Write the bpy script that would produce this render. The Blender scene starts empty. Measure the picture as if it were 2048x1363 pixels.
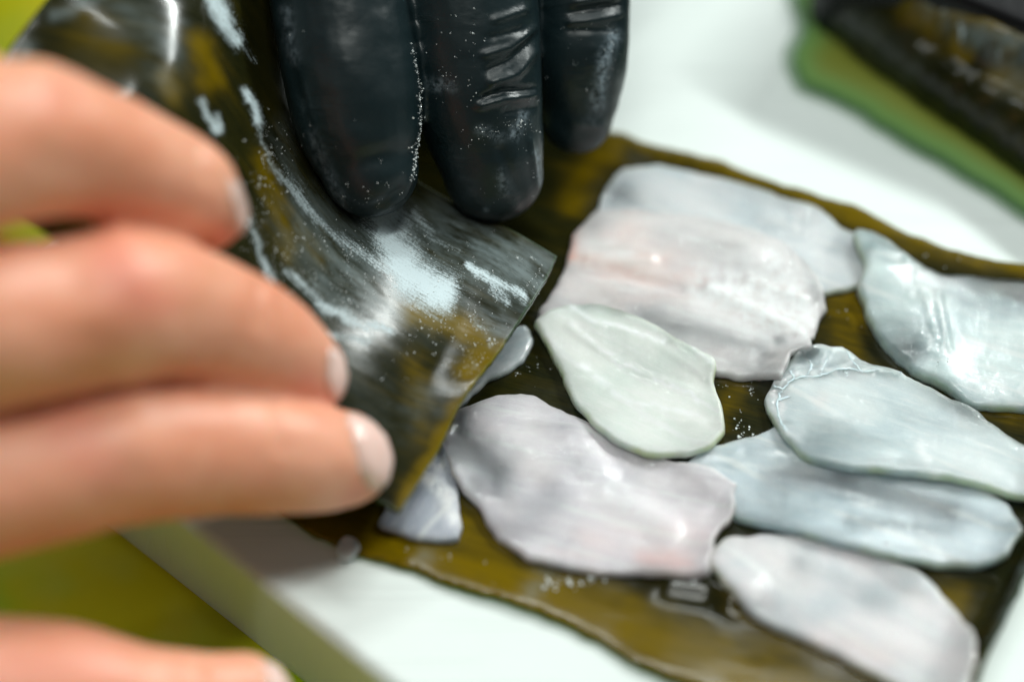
import bpy, bmesh, math, random
import numpy as np
from mathutils import Vector, Matrix
from mathutils.geometry import delaunay_2d_cdt
from mathutils.bvhtree import BVHTree

random.seed(4); rng = np.random.default_rng(4)
SC = bpy.context.scene
COL = SC.collection
S = 0.01                                   # everything below is written in centimetres

# ------------------------------------------------------------------ camera
ELEV = math.radians(50.0)
K = 16.0 / 2048                            # cm per reference pixel at the focus distance
LENS = 85.0
D = LENS / 36.0 * 16.0
T = np.array([0.0, 0.0, 0.8])
R_ = np.array([1.0, 0, 0])
U_ = np.array([0, math.sin(ELEV), math.cos(ELEV)])
N_ = np.array([0, -math.cos(ELEV), math.sin(ELEV)])
cam_d = bpy.data.cameras.new('camera'); cam = bpy.data.objects.new('camera', cam_d); COL.objects.link(cam)
cam.location = Vector((T + N_ * D) * S)
cam.rotation_euler = (math.pi / 2 - ELEV, 0, 0)
cam_d.lens = LENS; cam_d.sensor_width = 36
cam_d.clip_start = 0.01; cam_d.clip_end = 20
cam_d.dof.use_dof = True; cam_d.dof.focus_distance = D * S; cam_d.dof.aperture_fstop = 4.0
SC.camera = cam

# ------------------------------------------------------------------ world and lamps (kitchen fluorescents, plus one tube added for glints)
w = bpy.data.worlds.new('World'); SC.world = w; w.use_nodes = True
bg = w.node_tree.nodes['Background']; bg.inputs[0].default_value = (0.80, 0.94, 0.96, 1); bg.inputs[1].default_value = 0.085
def lamp(name, loc, target, size, sy, power, col):
    l = bpy.data.lights.new(name, 'AREA'); l.shape = 'RECTANGLE'; l.size = size; l.size_y = sy
    l.energy = power; l.color = col
    o = bpy.data.objects.new(name, l); COL.objects.link(o); o.location = loc
    o.rotation_euler = (Vector(target) - Vector(loc)).to_track_quat('-Z', 'Y').to_euler()
    return o
lamp('ceiling_lamp', (0.84, 0.86, 0.92), (0, 0, 0), 0.80, 0.07, 16, (0.94, 1.0, 0.97))
lamp('ceiling_lamp', (0.12, -0.16, 1.50), (0, 0, 0), 0.90, 0.12, 8, (0.96, 1.0, 0.95))
lamp('ceiling_lamp', (-0.20, 0.52, 1.30), (0, 0, 0), 1.00, 0.03, 4.5, (0.94, 1.0, 0.98))  # narrow tube added to put wet glints on fish and kelp
SC.render.engine = 'CYCLES'
SC.cycles.use_denoising = True
SC.cycles.max_bounces = 8
SC.cycles.sample_clamp_indirect = 4
SC.view_settings.view_transform = 'Standard'; SC.view_settings.look = 'None'
SC.view_settings.exposure = 0.25; SC.view_settings.gamma = 1.0

# ------------------------------------------------------------------ geometry helpers
def P(px, py, d):                           # a point d cm in front of the plane of focus
    q = (D - d) / D
    return T + R_ * ((px - 1024) * K * q) + U_ * ((681.5 - py) * K * q) + N_ * d
def Pz(px, py, z):                          # the point at height z
    a = P(px, py, 0); c = T + N_ * D
    t = (z - c[2]) / (a[2] - c[2])
    return c + (a - c) * t
def to_px(V):
    V = np.asarray(V, float) - T
    d = V @ N_; q = D / (D - d)
    return np.stack([1024 + (V @ R_) * q / K, 681.5 - (V @ U_) * q / K], -1)
def seg_dist(pts, path, closed=False):
    pts = np.asarray(pts, float); path = np.asarray(path, float)
    n = len(path); best = np.full(len(pts), 1e9)
    if n == 1: return np.hypot(*(pts - path[0]).T)
    for i in range(n if closed else n - 1):
        a = path[i]; b = path[(i + 1) % n]; ab = b - a
        t = np.clip(((pts - a) @ ab) / max(ab @ ab, 1e-12), 0, 1)
        best = np.minimum(best, np.hypot(*(pts - (a + t[:, None] * ab)).T))
    return best
def inside(pts, poly):
    x, y = pts[:, 0], pts[:, 1]; c = np.zeros(len(pts), bool); n = len(poly)
    for i in range(n):
        x1, y1 = poly[i]; x2, y2 = poly[(i + 1) % n]
        m = ((y1 > y) != (y2 > y)) & (x < (x2 - x1) * (y - y1) / ((y2 - y1) + 1e-15) + x1)
        c ^= m
    return c
def catmull(pts, per=8, closed=False):
    pts = [np.asarray(p, float) for p in pts]; n = len(pts); out = []
    rg = range(n if closed else n - 1)
    for i in rg:
        if closed: p0, p1, p2, p3 = pts[i - 1], pts[i], pts[(i + 1) % n], pts[(i + 2) % n]
        else: p0, p1, p2, p3 = pts[max(i - 1, 0)], pts[i], pts[i + 1], pts[min(i + 2, n - 1)]
        for k in range(per):
            t = k / per
            out.append(0.5 * ((2 * p1) + (-p0 + p2) * t + (2 * p0 - 5 * p1 + 4 * p2 - p3) * t * t + (-p0 + 3 * p1 - 3 * p2 + p3) * t ** 3))
    if not closed: out.append(pts[-1])
    return np.array(out)
def resample(poly, step):
    poly = np.asarray(poly); q = np.vstack([poly, poly[:1]])
    L = np.r_[0, np.cumsum(np.hypot(*np.diff(q[:, :2], axis=0).T))]
    n = max(8, int(L[-1] / step)); s = np.linspace(0, L[-1], n, endpoint=False)
    return np.stack([np.interp(s, L, q[:, k]) for k in range(q.shape[1])], -1)
_pv = rng.random((64, 64))
def vnoise(x, y):
    xi = np.floor(x).astype(int); yi = np.floor(y).astype(int); fx = x - xi; fy = y - yi
    fx = fx * fx * (3 - 2 * fx); fy = fy * fy * (3 - 2 * fy)
    g = lambda a, b: _pv[a % 64, b % 64]
    return ((g(xi, yi) * (1 - fx) + g(xi + 1, yi) * fx) * (1 - fy) + (g(xi, yi + 1) * (1 - fx) + g(xi + 1, yi + 1) * fx) * fy) * 2 - 1
def fbm(x, y, o=3):
    return sum(vnoise(x * 2 ** k + 7.3 * k, y * 2 ** k + 3.1 * k) / 2 ** k for k in range(o)) / 1.6
def strokes(pxy, items, warp=10):           # items: (path, half width, amount); soft ragged strokes laid on a surface
    pxy = pxy + warp * np.stack([fbm(pxy[:, 0] / 28, pxy[:, 1] / 28, 3), fbm(pxy[:, 0] / 28 + 11, pxy[:, 1] / 28 + 5, 3)], -1)
    v = np.zeros(len(pxy))
    for path, wd, am in items:
        d = seg_dist(pxy, path)
        v = np.maximum(v, am * np.exp(-(d / wd) ** 2))
    return v
def mk(name, V, F, m, parent=None, origin=None, smooth=True, attrs=None, uv=None):
    V = np.asarray(V, float)
    if origin is None: origin = V.mean(0) if parent is None else np.zeros(3)
    me = bpy.data.meshes.new(name)
    Vl = (V - origin) * S
    me.from_pydata(Vl.tolist(), [], [tuple(int(i) for i in f) for f in F]); me.update()
    if smooth: me.shade_smooth()
    for k, a in (attrs or {}).items():
        at = me.attributes.new(k, 'FLOAT', 'POINT'); at.data.foreach_set('value', np.asarray(a, np.float32))
    if uv is not None:
        l = me.uv_layers.new(name='UVMap'); vi = np.empty(len(me.loops), int); me.loops.foreach_get('vertex_index', vi)
        l.data.foreach_set('uv', np.asarray(uv, np.float32)[vi].ravel())
    if m: me.materials.append(m)
    o = bpy.data.objects.new(name, me); COL.objects.link(o)
    if parent is not None:
        o.parent = parent; o.location = Vector(np.asarray(origin) * S) - parent.location
    else: o.location = Vector(np.asarray(origin) * S)
    return o
def tag(o, label, cat, group=None):
    o['label'] = label; o['category'] = cat
    if group: o['group'] = group
    return o

# ------------------------------------------------------------------ material helpers
class M:
    def __init__(s, name):
        s.m = bpy.data.materials.new(name); s.m.use_nodes = True; s.t = s.m.node_tree; s.N = s.t.nodes; s.L = s.t.links
        s.b = s.N['Principled BSDF']; tc = s.N.new('ShaderNodeTexCoord'); sc = s.N.new('ShaderNodeVectorMath'); sc.operation = 'SCALE'
        sc.inputs[3].default_value = 100; s.L.new(tc.outputs['Object'], sc.inputs[0]); s.cm = sc.outputs[0]; s.uv = tc.outputs['UV']
    def put(s, sock, v):
        if isinstance(v, (int, float)): sock.default_value = v
        elif isinstance(v, tuple): sock.default_value = (*v, 1) if len(v) == 3 and sock.type == 'RGBA' else v
        else: s.L.new(v, sock)
    def set(s, **kw):
        for k, v in kw.items(): s.put(s.b.inputs[k.replace('_', ' ')], v)
    def map(s, vec, scale=(1, 1, 1), rot=(0, 0, 0), loc=(0, 0, 0)):
        n = s.N.new('ShaderNodeMapping'); s.L.new(vec, n.inputs[0]); n.inputs['Scale'].default_value = scale
        n.inputs['Rotation'].default_value = rot; n.inputs['Location'].default_value = loc; return n.outputs[0]
    def noise(s, scale, detail=4, rough=0.55, vec=None, dist=0):
        n = s.N.new('ShaderNodeTexNoise'); s.L.new(vec or s.cm, n.inputs['Vector']); n.inputs['Scale'].default_value = scale
        n.inputs['Detail'].default_value = detail; n.inputs['Roughness'].default_value = rough; n.inputs['Distortion'].default_value = dist
        return n.outputs['Fac']
    def vor(s, scale, vec=None, feature='F1', out='Distance'):
        n = s.N.new('ShaderNodeTexVoronoi'); s.L.new(vec or s.cm, n.inputs['Vector']); n.inputs['Scale'].default_value = scale; n.feature = feature
        return n.outputs[out]
    def math(s, op, a, b=0.5, c=None, clamp=False):
        n = s.N.new('ShaderNodeMath'); n.operation = op; n.use_clamp = clamp; s.put(n.inputs[0], a); s.put(n.inputs[1], b)
        if c is not None: s.put(n.inputs[2], c)
        return n.outputs[0]
    def ramp(s, v, a, b, lo=0.0, hi=1.0):
        n = s.N.new('ShaderNodeMapRange'); n.interpolation_type = 'SMOOTHSTEP'; s.put(n.inputs[0], v)
        n.inputs[1].default_value = a; n.inputs[2].default_value = b; n.inputs[3].default_value = lo; n.inputs[4].default_value = hi; return n.outputs[0]
    def mix(s, f, a, b):
        n = s.N.new('ShaderNodeMix'); n.data_type = 'RGBA'; s.put(n.inputs[0], f); s.put(n.inputs[6], a); s.put(n.inputs[7], b); return n.outputs[2]
    def attr(s, name):
        n = s.N.new('ShaderNodeAttribute'); n.attribute_name = name; return n.outputs['Fac']
    def bump(s, h, dist, strength=1.0, prev=None):    # dist in cm
        n = s.N.new('ShaderNodeBump'); n.inputs['Distance'].default_value = dist * S; s.put(n.inputs['Strength'], strength)
        s.put(n.inputs['Height'], h)
        if prev is not None: s.L.new(prev, n.inputs['Normal'])
        return n.outputs[0]

def mat_board():
    m = M('white_plastic'); n = m.noise(0.35, 3)
    m.set(Base_Color=m.mix(n, (0.76, 0.83, 0.80), (0.83, 0.88, 0.86)), Roughness=m.ramp(m.noise(1.2), 0.3, 0.7, 0.5, 0.65), Specular_IOR_Level=0.3)
    sc = m.math('ADD', m.ramp(m.noise(1.0, 2, vec=m.map(m.cm, (0.10, 5, 1), (0, 0, 0.5))), 0.60, 0.64), m.ramp(m.noise(1.0, 2, vec=m.map(m.cm, (0.12, 6, 1), (0, 0, -0.7))), 0.62, 0.66))
    m.set(Normal=m.bump(sc, 0.01, 0.6), Subsurface_Weight=0.15, Subsurface_Radius=(1, 1, 1), Subsurface_Scale=0.002)
    return m.m
def mat_table():
    m = M('green_plastic'); n = m.noise(0.22, 3, 0.5); n2 = m.noise(0.5, 2)
    c = m.mix(m.ramp(n, 0.42, 0.62), (0.50, 0.44, 0.0), (0.26, 0.44, 0.006))
    c = m.mix(m.ramp(n2, 0.4, 0.7, 0, 0.3), c, (0.42, 0.46, 0.10))
    m.set(Base_Color=c, Roughness=0.6, Specular_IOR_Level=0.12, Normal=m.bump(m.noise(8), 0.02, 0.5))
    return m.m
def mat_kombu(name, sy=1.0):
    m = M(name)
    uv = m.uv                                     # u runs along the blade, in cm
    n1 = m.noise(0.9, 5, 0.6, vec=uv); n2 = m.noise(1.0, 5, 0.65, vec=m.map(uv, (0.5, 3.5, 1)))
    st = m.noise(1.0, 6, 0.7, vec=m.map(uv, (1.2, 22, 1)), dist=0.3); fine = m.noise(26, 4, 0.7, vec=uv)
    ol = m.math('ADD', m.attr('olive'), m.math('MULTIPLY', m.math('SUBTRACT', n2, 0.5), 0.9))
    ol = m.ramp(ol, -0.05, 0.9)
    c = m.mix(ol, (0.009, 0.010, 0.003), (0.165, 0.106, 0.0))
    c = m.mix(m.ramp(n1, 0.35, 0.75, 0, 0.25), c, (0.035, 0.032, 0.003))
    c = m.mix(m.ramp(st, 0.45, 0.75, 0, 0.30), c, (0.02, 0.022, 0.01))
    c = m.mix(m.ramp(m.noise(1.0, 3, 0.7, vec=m.map(uv, (2, 34, 1), (0, 0, 0.35))), 0.45, 0.7, 0, 0.3), c, (0.05, 0.042, 0.006))
    c = m.mix(m.ramp(m.attr('rim'), 0.1, 0.9), c, (0.10, 0.36, 0.04))
    hz = m.math('MULTIPLY', m.attr('sheen_haze'), m.ramp(m.noise(1.3, 5, 0.7, vec=m.map(uv, (0.8, 2.2, 1))), 0.28, 0.68), clamp=True)  # grey powder film, with lamp sheen painted into the same mask
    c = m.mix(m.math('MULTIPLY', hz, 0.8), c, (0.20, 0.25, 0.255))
    powder_shine = m.attr('powder')  # white powder and, in places, painted highlights
    br = m.math('ADD', m.math('MULTIPLY', st, 0.45), m.math('MULTIPLY', fine, 0.55))
    pf = m.ramp(m.math('ADD', m.math('MULTIPLY', powder_shine, 0.85), m.math('MULTIPLY', m.math('SUBTRACT', m.math('ADD', m.math('MULTIPLY', br, 0.72), m.math('MULTIPLY', n1, 0.28)), 0.5), 3.2)), 0.28, 0.98)
    pf = m.math('MULTIPLY', pf, m.ramp(powder_shine, 0.05, 0.3))
    c = m.mix(m.math('MULTIPLY', pf, 0.9), c, (0.66, 0.78, 0.82))
    rg = m.math('ADD', m.ramp(n1, 0.3, 0.7, 0.09, 0.19), m.math('MULTIPLY', m.math('MAXIMUM', pf, m.math('MULTIPLY', hz, 0.6)), 0.4))
    b = m.bump(m.noise(1.0, 3, 0.45, vec=m.map(uv, (0.6, 1.6, 1))), 0.05 * sy, 0.4)
    b = m.bump(m.noise(1.0, 3, 0.55, vec=m.map(uv, (1.5, 6, 1))), 0.010 * sy, 0.5, b); b = m.bump(fine, 0.004, m.math('ADD', m.math('MULTIPLY', pf, 0.8), 0.06), b)
    m.set(Base_Color=c, Roughness=rg, Normal=b, Specular_IOR_Level=0.22)
    m.set(Coat_Weight=m.math('SUBTRACT', 0.06, m.math('MULTIPLY', pf, 0.05)), Coat_Roughness=0.18)
    return m.m
def mat_fish(name, base, ang, pink=(0.72, 0.36, 0.30), rimc=(0.62, 0.70, 0.36), deep=(0.40, 0.50, 0.54)):
    m = M(name)
    rv = m.map(m.cm, (1, 1, 1), (0, 0, -ang))
    fib = m.noise(1.0, 4, 0.6, vec=m.map(rv, (0.7, 5.5, 2)), dist=0.6)
    blot = m.noise(0.8, 5, 0.6); fine = m.noise(30, 3, 0.6); spark = m.noise(13, 4, 0.75)
    # muscle bands: thin pale curved lines between the flakes
    wv = m.N.new('ShaderNodeTexWave'); m.L.new(m.map(rv, (0.35, 1, 1), (0, 0, 0.5)), wv.inputs[0]); wv.bands_direction = 'Y'
    wv.inputs['Scale'].default_value = 0.55; wv.inputs['Distortion'].default_value = 5.0; wv.inputs['Detail'].default_value = 3; wv.inputs['Detail Scale'].default_value = 0.7
    band = m.ramp(wv.outputs['Fac'], 0.93, 1.0); slow = wv.outputs['Fac']
    c = m.mix(m.ramp(blot, 0.30, 0.62, 0.35, 1.0), deep, base)
    c = m.mix(m.ramp(slow, 0.0, 1.0, 0, 0.22), c, deep)
    c = m.mix(m.ramp(m.noise(0.55, 3, vec=m.map(m.cm, (1, 1, 1), (0, 0, 0), (5, 2, 0))), 0.44, 0.68, 0, 0.25), c, (0.84, 0.83, 0.78))
    c = m.mix(m.ramp(fib, 0.48, 0.72, 0, 0.22), c, tuple(min(1, x * 1.35) for x in base))
    fib2 = m.noise(1.0, 4, 0.65, vec=m.map(rv, (2.2, 17, 4)), dist=0.4)
    c = m.mix(m.ramp(fib2, 0.48, 0.70, 0, 0.34), c, (0.86, 0.88, 0.86))
    c = m.mix(m.math('MULTIPLY', band, m.ramp(m.noise(0.6, 2), 0.42, 0.6, 0.05, 0.5)), c, (0.82, 0.86, 0.84))
    c = m.mix(m.math('MULTIPLY', m.attr('pink'), m.ramp(m.noise(1.0, 4, 0.6, vec=m.map(rv, (0.8, 2.2, 1))), 0.25, 0.7, 0.25, 1.0), clamp=True), c, pink)
    c = m.mix(m.math('MULTIPLY', m.attr('blue'), 0.5), c, (0.40, 0.50, 0.56))
    c = m.mix(m.math('MULTIPLY', m.attr('rim'), m.ramp(m.noise(1.1, 3), 0.38, 0.62, 0.05, 0.6)), c, rimc)
    c = m.mix(m.ramp(m.noise(34, 3, 0.7), 0.5, 0.75, 0, 0.35), c, (0.90, 0.93, 0.92))
    wh = m.math('MULTIPLY', m.attr('white'), m.ramp(m.noise(5, 5, 0.7), 0.38, 0.56), clamp=True)  # pale tissue lines, and wet glints painted white
    c = m.mix(wh, c, (0.86, 0.90, 0.90))
    wet = m.attr('wet')
    b = m.bump(fib, 0.010, 0.4); b = m.bump(m.noise(2.0, 2, 0.5), 0.022, 0.5, b); bs = b
    b2 = m.bump(fine, 0.004, 0.7, m.bump(m.noise(13, 1, 0.5), 0.030, m.ramp(m.noise(1.3, 2), 0.45, 0.62, 0.12, 0.9), b))
    b2 = m.bump(m.ramp(m.noise(15, 2, 0.6), 0.52, 0.68), 0.014, m.math('ADD', 0.4, m.math('MULTIPLY', wet, 0.6), clamp=True), b2)
    b3 = m.bump(m.noise(9, 2, 0.6), 0.055, 1.0, m.bump(m.noise(4, 2, 0.6), 0.06, 1.0, b2))
    # rougher, flakier flesh where the cut is torn
    n = m.N.new('ShaderNodeMix'); n.data_type = 'VECTOR'; m.L.new(wet, n.inputs[0]); m.L.new(b2, n.inputs[4]); m.L.new(b3, n.inputs[5])
    m.set(Base_Color=c, Roughness=m.ramp(m.noise(2.5), 0.3, 0.7, 0.36, 0.5), Normal=bs, Subsurface_Weight=0.8,
          Subsurface_Radius=(0.8, 1.0, 0.95), Subsurface_Scale=0.0030, Specular_IOR_Level=0.4)
    m.b.subsurface_method = 'RANDOM_WALK'
    m.set(Coat_Weight=m.math('ADD', 0.6, m.math('MULTIPLY', wet, 0.4), clamp=True), Coat_IOR=1.75, Coat_Roughness=0.05, Coat_Normal=n.outputs[1])
    tr = m.math('ADD', m.math('MULTIPLY', m.attr('blue'), 1.0), m.math('ADD', m.math('MULTIPLY', m.attr('thin'), 0.12), m.ramp(m.noise(0.7, 4, 0.6, vec=m.map(rv, (0.6, 1.3, 1), loc=(3, 1, 0))), 0.42, 0.72, 0.10, 0.5)), clamp=True)
    tr = m.math('MULTIPLY', tr, m.math('SUBTRACT', 1.0, m.math('MAXIMUM', wh, m.math('MULTIPLY', m.attr('pink'), 0.7))), clamp=True)
    m.set(Transmission_Weight=tr, IOR=1.36)
    return m.m
def mat_glove():
    m = M('black_nitrile')
    g = m.noise(16, 3, 0.6)
    du = m.math('MULTIPLY', m.attr('dust'), m.ramp(m.noise(9, 6, 0.75), 0.38, 0.62), clamp=True)
    m.set(Base_Color=m.mix(du, m.mix(m.noise(0.8), (0.004, 0.010, 0.012), (0.008, 0.020, 0.023)), (0.30, 0.37, 0.42)), Roughness=m.ramp(m.noise(1.5), 0.3, 0.7, 0.32, 0.42), Specular_IOR_Level=0.45)
    b = m.bump(m.noise(1.4, 3, 0.5), 0.05, 0.5); b = m.bump(m.noise(1.0, 4, 0.6, vec=m.map(m.cm, (0.7, 3.2, 3.2)), dist=0.8), 0.05, m.ramp(m.noise(0.6, 2), 0.45, 0.65, 0.1, 0.9), b); m.set(Normal=m.bump(g, 0.003, 0.5, b))
    return m.m
def mat_skin():
    m = M('skin'); n = m.noise(0.7, 4)
    c = m.mix(m.ramp(n, 0.3, 0.7), (0.76, 0.31, 0.185), (0.86, 0.42, 0.28))
    c = m.mix(m.ramp(m.noise(2.6, 4, 0.65), 0.45, 0.75, 0, 0.35), c, (0.74, 0.26, 0.16))
    c = m.mix(m.attr('pink'), c, (0.82, 0.29, 0.20))
    m.set(Base_Color=c, Roughness=0.42, Subsurface_Weight=0.5, Subsurface_Radius=(1.0, 0.30, 0.15), Subsurface_Scale=0.0035)
    m.set(Normal=m.bump(m.noise(12, 5, 0.7), 0.012, 0.6))
    return m.m
def mat_nail():
    m = M('nail'); m.set(Base_Color=m.mix(m.noise(1.5), (0.84, 0.54, 0.47), (0.88, 0.64, 0.57)), Roughness=0.18, Subsurface_Weight=0.3, Subsurface_Radius=(1, .5, .4), Subsurface_Scale=0.002, Coat_Weight=0.3)
    return m.m
def mat_grain():
    m = M('salt_grain'); m.set(Base_Color=(0.90, 0.95, 0.95), Roughness=0.25, Coat_Weight=0.5); return m.m
def mat_glint_bead():
    m = M('wet_glint'); m.set(Base_Color=(0.95, 0.97, 0.97), Roughness=0.06, Coat_Weight=1.0, Coat_Roughness=0.05, Specular_IOR_Level=1.0); return m.m  # near-white beads that stand for wet glints
MGLINT = mat_glint_bead()
def mat_tray():
    m = M('black_plastic'); m.set(Base_Color=(0.003, 0.003, 0.004), Roughness=0.35, Specular_IOR_Level=0.2, Normal=m.bump(m.noise(5), 0.02, 0.5)); return m.m
MK = mat_kombu('kombu', 0.45); MK2 = mat_kombu('dusted_kombu', 0.3); MSKIN = mat_skin(); MNAIL = mat_nail(); MGRAIN = mat_grain()

# ------------------------------------------------------------------ the setting: table and board
tb = -1.9
V = [(-70, -60, tb), (70, -60, tb), (70, 70, tb), (-70, 70, tb)]
o = mk('table', V, [(0, 1, 2, 3)], mat_table(), origin=(0, 0, tb), smooth=False); o['kind'] = 'structure'

def rounded_slab(corners, z0, z1, r, fil):
    # convex outline with rounded corners, filleted top edge
    out = []
    n = len(corners)
    for i in range(n):
        p = np.array(corners[i], float); a = np.array(corners[i - 1], float) - p; b = np.array(corners[(i + 1) % n], float) - p
        a /= np.linalg.norm(a); b /= np.linalg.norm(b)
        q0, q1 = p + a * r, p + b * r
        for k in range(9):
            t = k / 8; out.append((1 - t) ** 2 * q0 + 2 * t * (1 - t) * p + t * t * q1)
    out = np.array(out); c = out.mean(0)
    nrm = np.roll(out, -1, 0) - np.roll(out, 1, 0); nrm = np.stack([nrm[:, 1], -nrm[:, 0]], -1); nrm /= np.linalg.norm(nrm, axis=1)[:, None]
    if ((out - c) * nrm).sum() < 0: nrm = -nrm
    rings = [(0.0, z0), (0.0, z1 - fil)] + [(-fil * (1 - math.cos(t)), z1 - fil + fil * math.sin(t)) for t in np.linspace(0.2, math.pi / 2, 7)]
    V = []; m = len(out)
    for off, z in rings:
        q = out + nrm * off
        V += [(x, y, z) for x, y in q]
    F = []
    for j in range(len(rings) - 1):
        for i in range(m):
            F.append((j * m + i, j * m + (i + 1) % m, (j + 1) * m + (i + 1) % m, (j + 1) * m + i))
    F.append([(len(rings) - 1) * m + i for i in range(m)])
    return V, F
cA = Pz(-95, 800, tb + 0.01)[:2]
du = Pz(600, 1363, tb)[:2] - Pz(220, 1060, tb)[:2]; du /= np.linalg.norm(du)
dv = np.array([-du[1], du[0]])
if dv[1] < 0: dv = -dv
V, F = rounded_slab([cA, cA + du * 48, cA + du * 48 + dv * 34, cA + dv * 34], tb + 0.005, 0.0, 1.2, 0.22)
board = mk('cutting_board', V, F, mat_board(), origin=(*(cA + du * 24 + dv * 17), tb))
bm = bmesh.new(); bm.from_mesh(board.data)
for f in bm.faces: f.smooth = len(f.verts) == 4
bm.to_mesh(board.data); bm.free()
tag(board, 'thick white plastic cutting board under the kelp and fish', 'cutting board')

# ------------------------------------------------------------------ height map that later sheets and slices drape over
GX0, GY0, GS = -24.0, -16.0, 0.1
GW, GH = 520, 360
HM = np.zeros((GH, GW))
def hm_get(x, y, A=None):
    A = HM if A is None else A
    gx = np.clip((x - GX0) / GS, 0, GW - 1.001); gy = np.clip((y - GY0) / GS, 0, GH - 1.001)
    i = gx.astype(int); j = gy.astype(int); fx = gx - i; fy = gy - j
    return (A[j, i] * (1 - fx) + A[j, i + 1] * fx) * (1 - fy) + (A[j + 1, i] * (1 - fx) + A[j + 1, i + 1] * fx) * fy
def hm_grid():
    X, Y = np.meshgrid(GX0 + np.arange(GW) * GS, GY0 + np.arange(GH) * GS); return X, Y
def blur(A, n):
    for _ in range(n):
        A = (A + np.roll(A, 1, 0) + np.roll(A, -1, 0)) / 3; A = (A + np.roll(A, 1, 1) + np.roll(A, -1, 1)) / 3
    return A

# ------------------------------------------------------------------ draped slab: outline in reference pixels laid at height z
def slab(outline_px, z, step, jag, topfun, thick, per=6, wall=(0.0, 0.35, 0.75, 1.0), tuck=0.06):
    raw = [Pz(x, y, z)[:2] for x, y in outline_px]; ol = catmull(raw, per, True)
    lin = np.array([raw[i] + (raw[(i + 1) % len(raw)] - raw[i]) * k / per for i in range(len(raw)) for k in range(per)])
    ol = 0.45 * ol + 0.55 * lin
    ol = resample(ol, step)
    s = np.arange(len(ol)) * step
    nrm = np.roll(ol, -1, 0) - np.roll(ol, 1, 0); nrm = np.stack([nrm[:, 1], -nrm[:, 0]], -1); nrm /= np.linalg.norm(nrm, axis=1)[:, None] + 1e-9
    c = ol.mean(0)
    area = 0.5 * np.sum(ol[:, 0] * np.roll(ol[:, 1], -1) - np.roll(ol[:, 0], -1) * ol[:, 1])
    if area < 0: nrm = -nrm
    for _ in range(6): nrm = (np.roll(nrm, 1, 0) + nrm * 2 + np.roll(nrm, -1, 0)) / 4
    ol = ol + nrm * (jag * (fbm(s * 1.7 + c[0], s * 0 + c[1], 3) + 0.35 * fbm(s * 5, s * 0 + 5, 3)))[:, None]
    x0, y0 = ol.min(0); x1, y1 = ol.max(0)
    gx, gy = np.meshgrid(np.arange(x0, x1, step), np.arange(y0, y1, step))
    g = np.stack([gx.ravel(), gy.ravel()], -1); g[:, 0] += (np.round((g[:, 1] - y0) / step) % 2) * step * 0.5
    g = g[inside(g, ol)]; de = seg_dist(g, ol, True); g = g[de > step * 0.75]
    pts = np.vstack([ol, g]); nb = len(ol)
    res = delaunay_2d_cdt([Vector(p) for p in pts.tolist()], [(i, (i + 1) % nb) for i in range(nb)], [], 1, 1e-5)
    P2 = np.array([tuple(v) for v in res[0]]); tris = [tuple(t) for t in res[2]]
    # the boundary loop in the output numbering
    imap = {}
    for i, orig in enumerate(res[3]):
        for q in orig: imap[q] = i
    loop = [imap[i] for i in range(nb)]
    de = seg_dist(P2, ol, True); de[loop] = 0
    zt, zb = topfun(P2, de)
    n = len(P2)
    Vt = np.column_stack([P2, zt])
    V = [Vt]; F = [t if area_sign(P2, t) > 0 else t[::-1] for t in tris]
    sgn = 1 if area > 0 else -1
    prev = loop; rim = [np.exp(-(de / 0.02) ** 2) * 0.3]
    L = np.array(loop); base = zb[L]; top = zt[L]
    cnt = n
    for wv in wall[1:]:
        off = nrm * (0.012 * math.sin(math.pi * min(wv, 1)) - tuck * wv)
        q = np.column_stack([ol + off, top + (base - top) * wv])
        V.append(q); ids = list(range(cnt, cnt + nb)); cnt += nb
        for i in range(nb):
            a, b, c2, d2 = prev[i], prev[(i + 1) % nb], ids[(i + 1) % nb], ids[i]
            F.append((a, d2, c2, b) if sgn > 0 else (a, b, c2, d2))
        rim.append(np.full(nb, 1.0)); prev = ids
    # underside
    Vb = np.column_stack([P2, np.minimum(zb, zt - 0.02)])
    ctr = P2.mean(0); m_in = np.ones(n, bool)
    V.append(Vb); off0 = cnt; cnt += n
    rmap = {l: prev[i] for i, l in enumerate(loop)}
    for t in F[:len(tris)]:
        F.append(tuple(rmap.get(k, off0 + k) for k in t[::-1]))
    rim.append(np.zeros(n))
    V = np.vstack(V)
    # drop unused vertices (underside copies of the boundary)
    used = np.zeros(len(V), bool); used[np.concatenate([np.array(f) for f in F])] = True
    nid = np.cumsum(used) - 1
    F = [tuple(nid[list(f)]) for f in F]
    return V[used], F, np.concatenate(rim)[used], ol
def area_sign(P2, t):
    a, b, c = P2[t[0]], P2[t[1]], P2[t[2]]
    return (b[0] - a[0]) * (c[1] - a[1]) - (b[1] - a[1]) * (c[0] - a[0])

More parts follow.
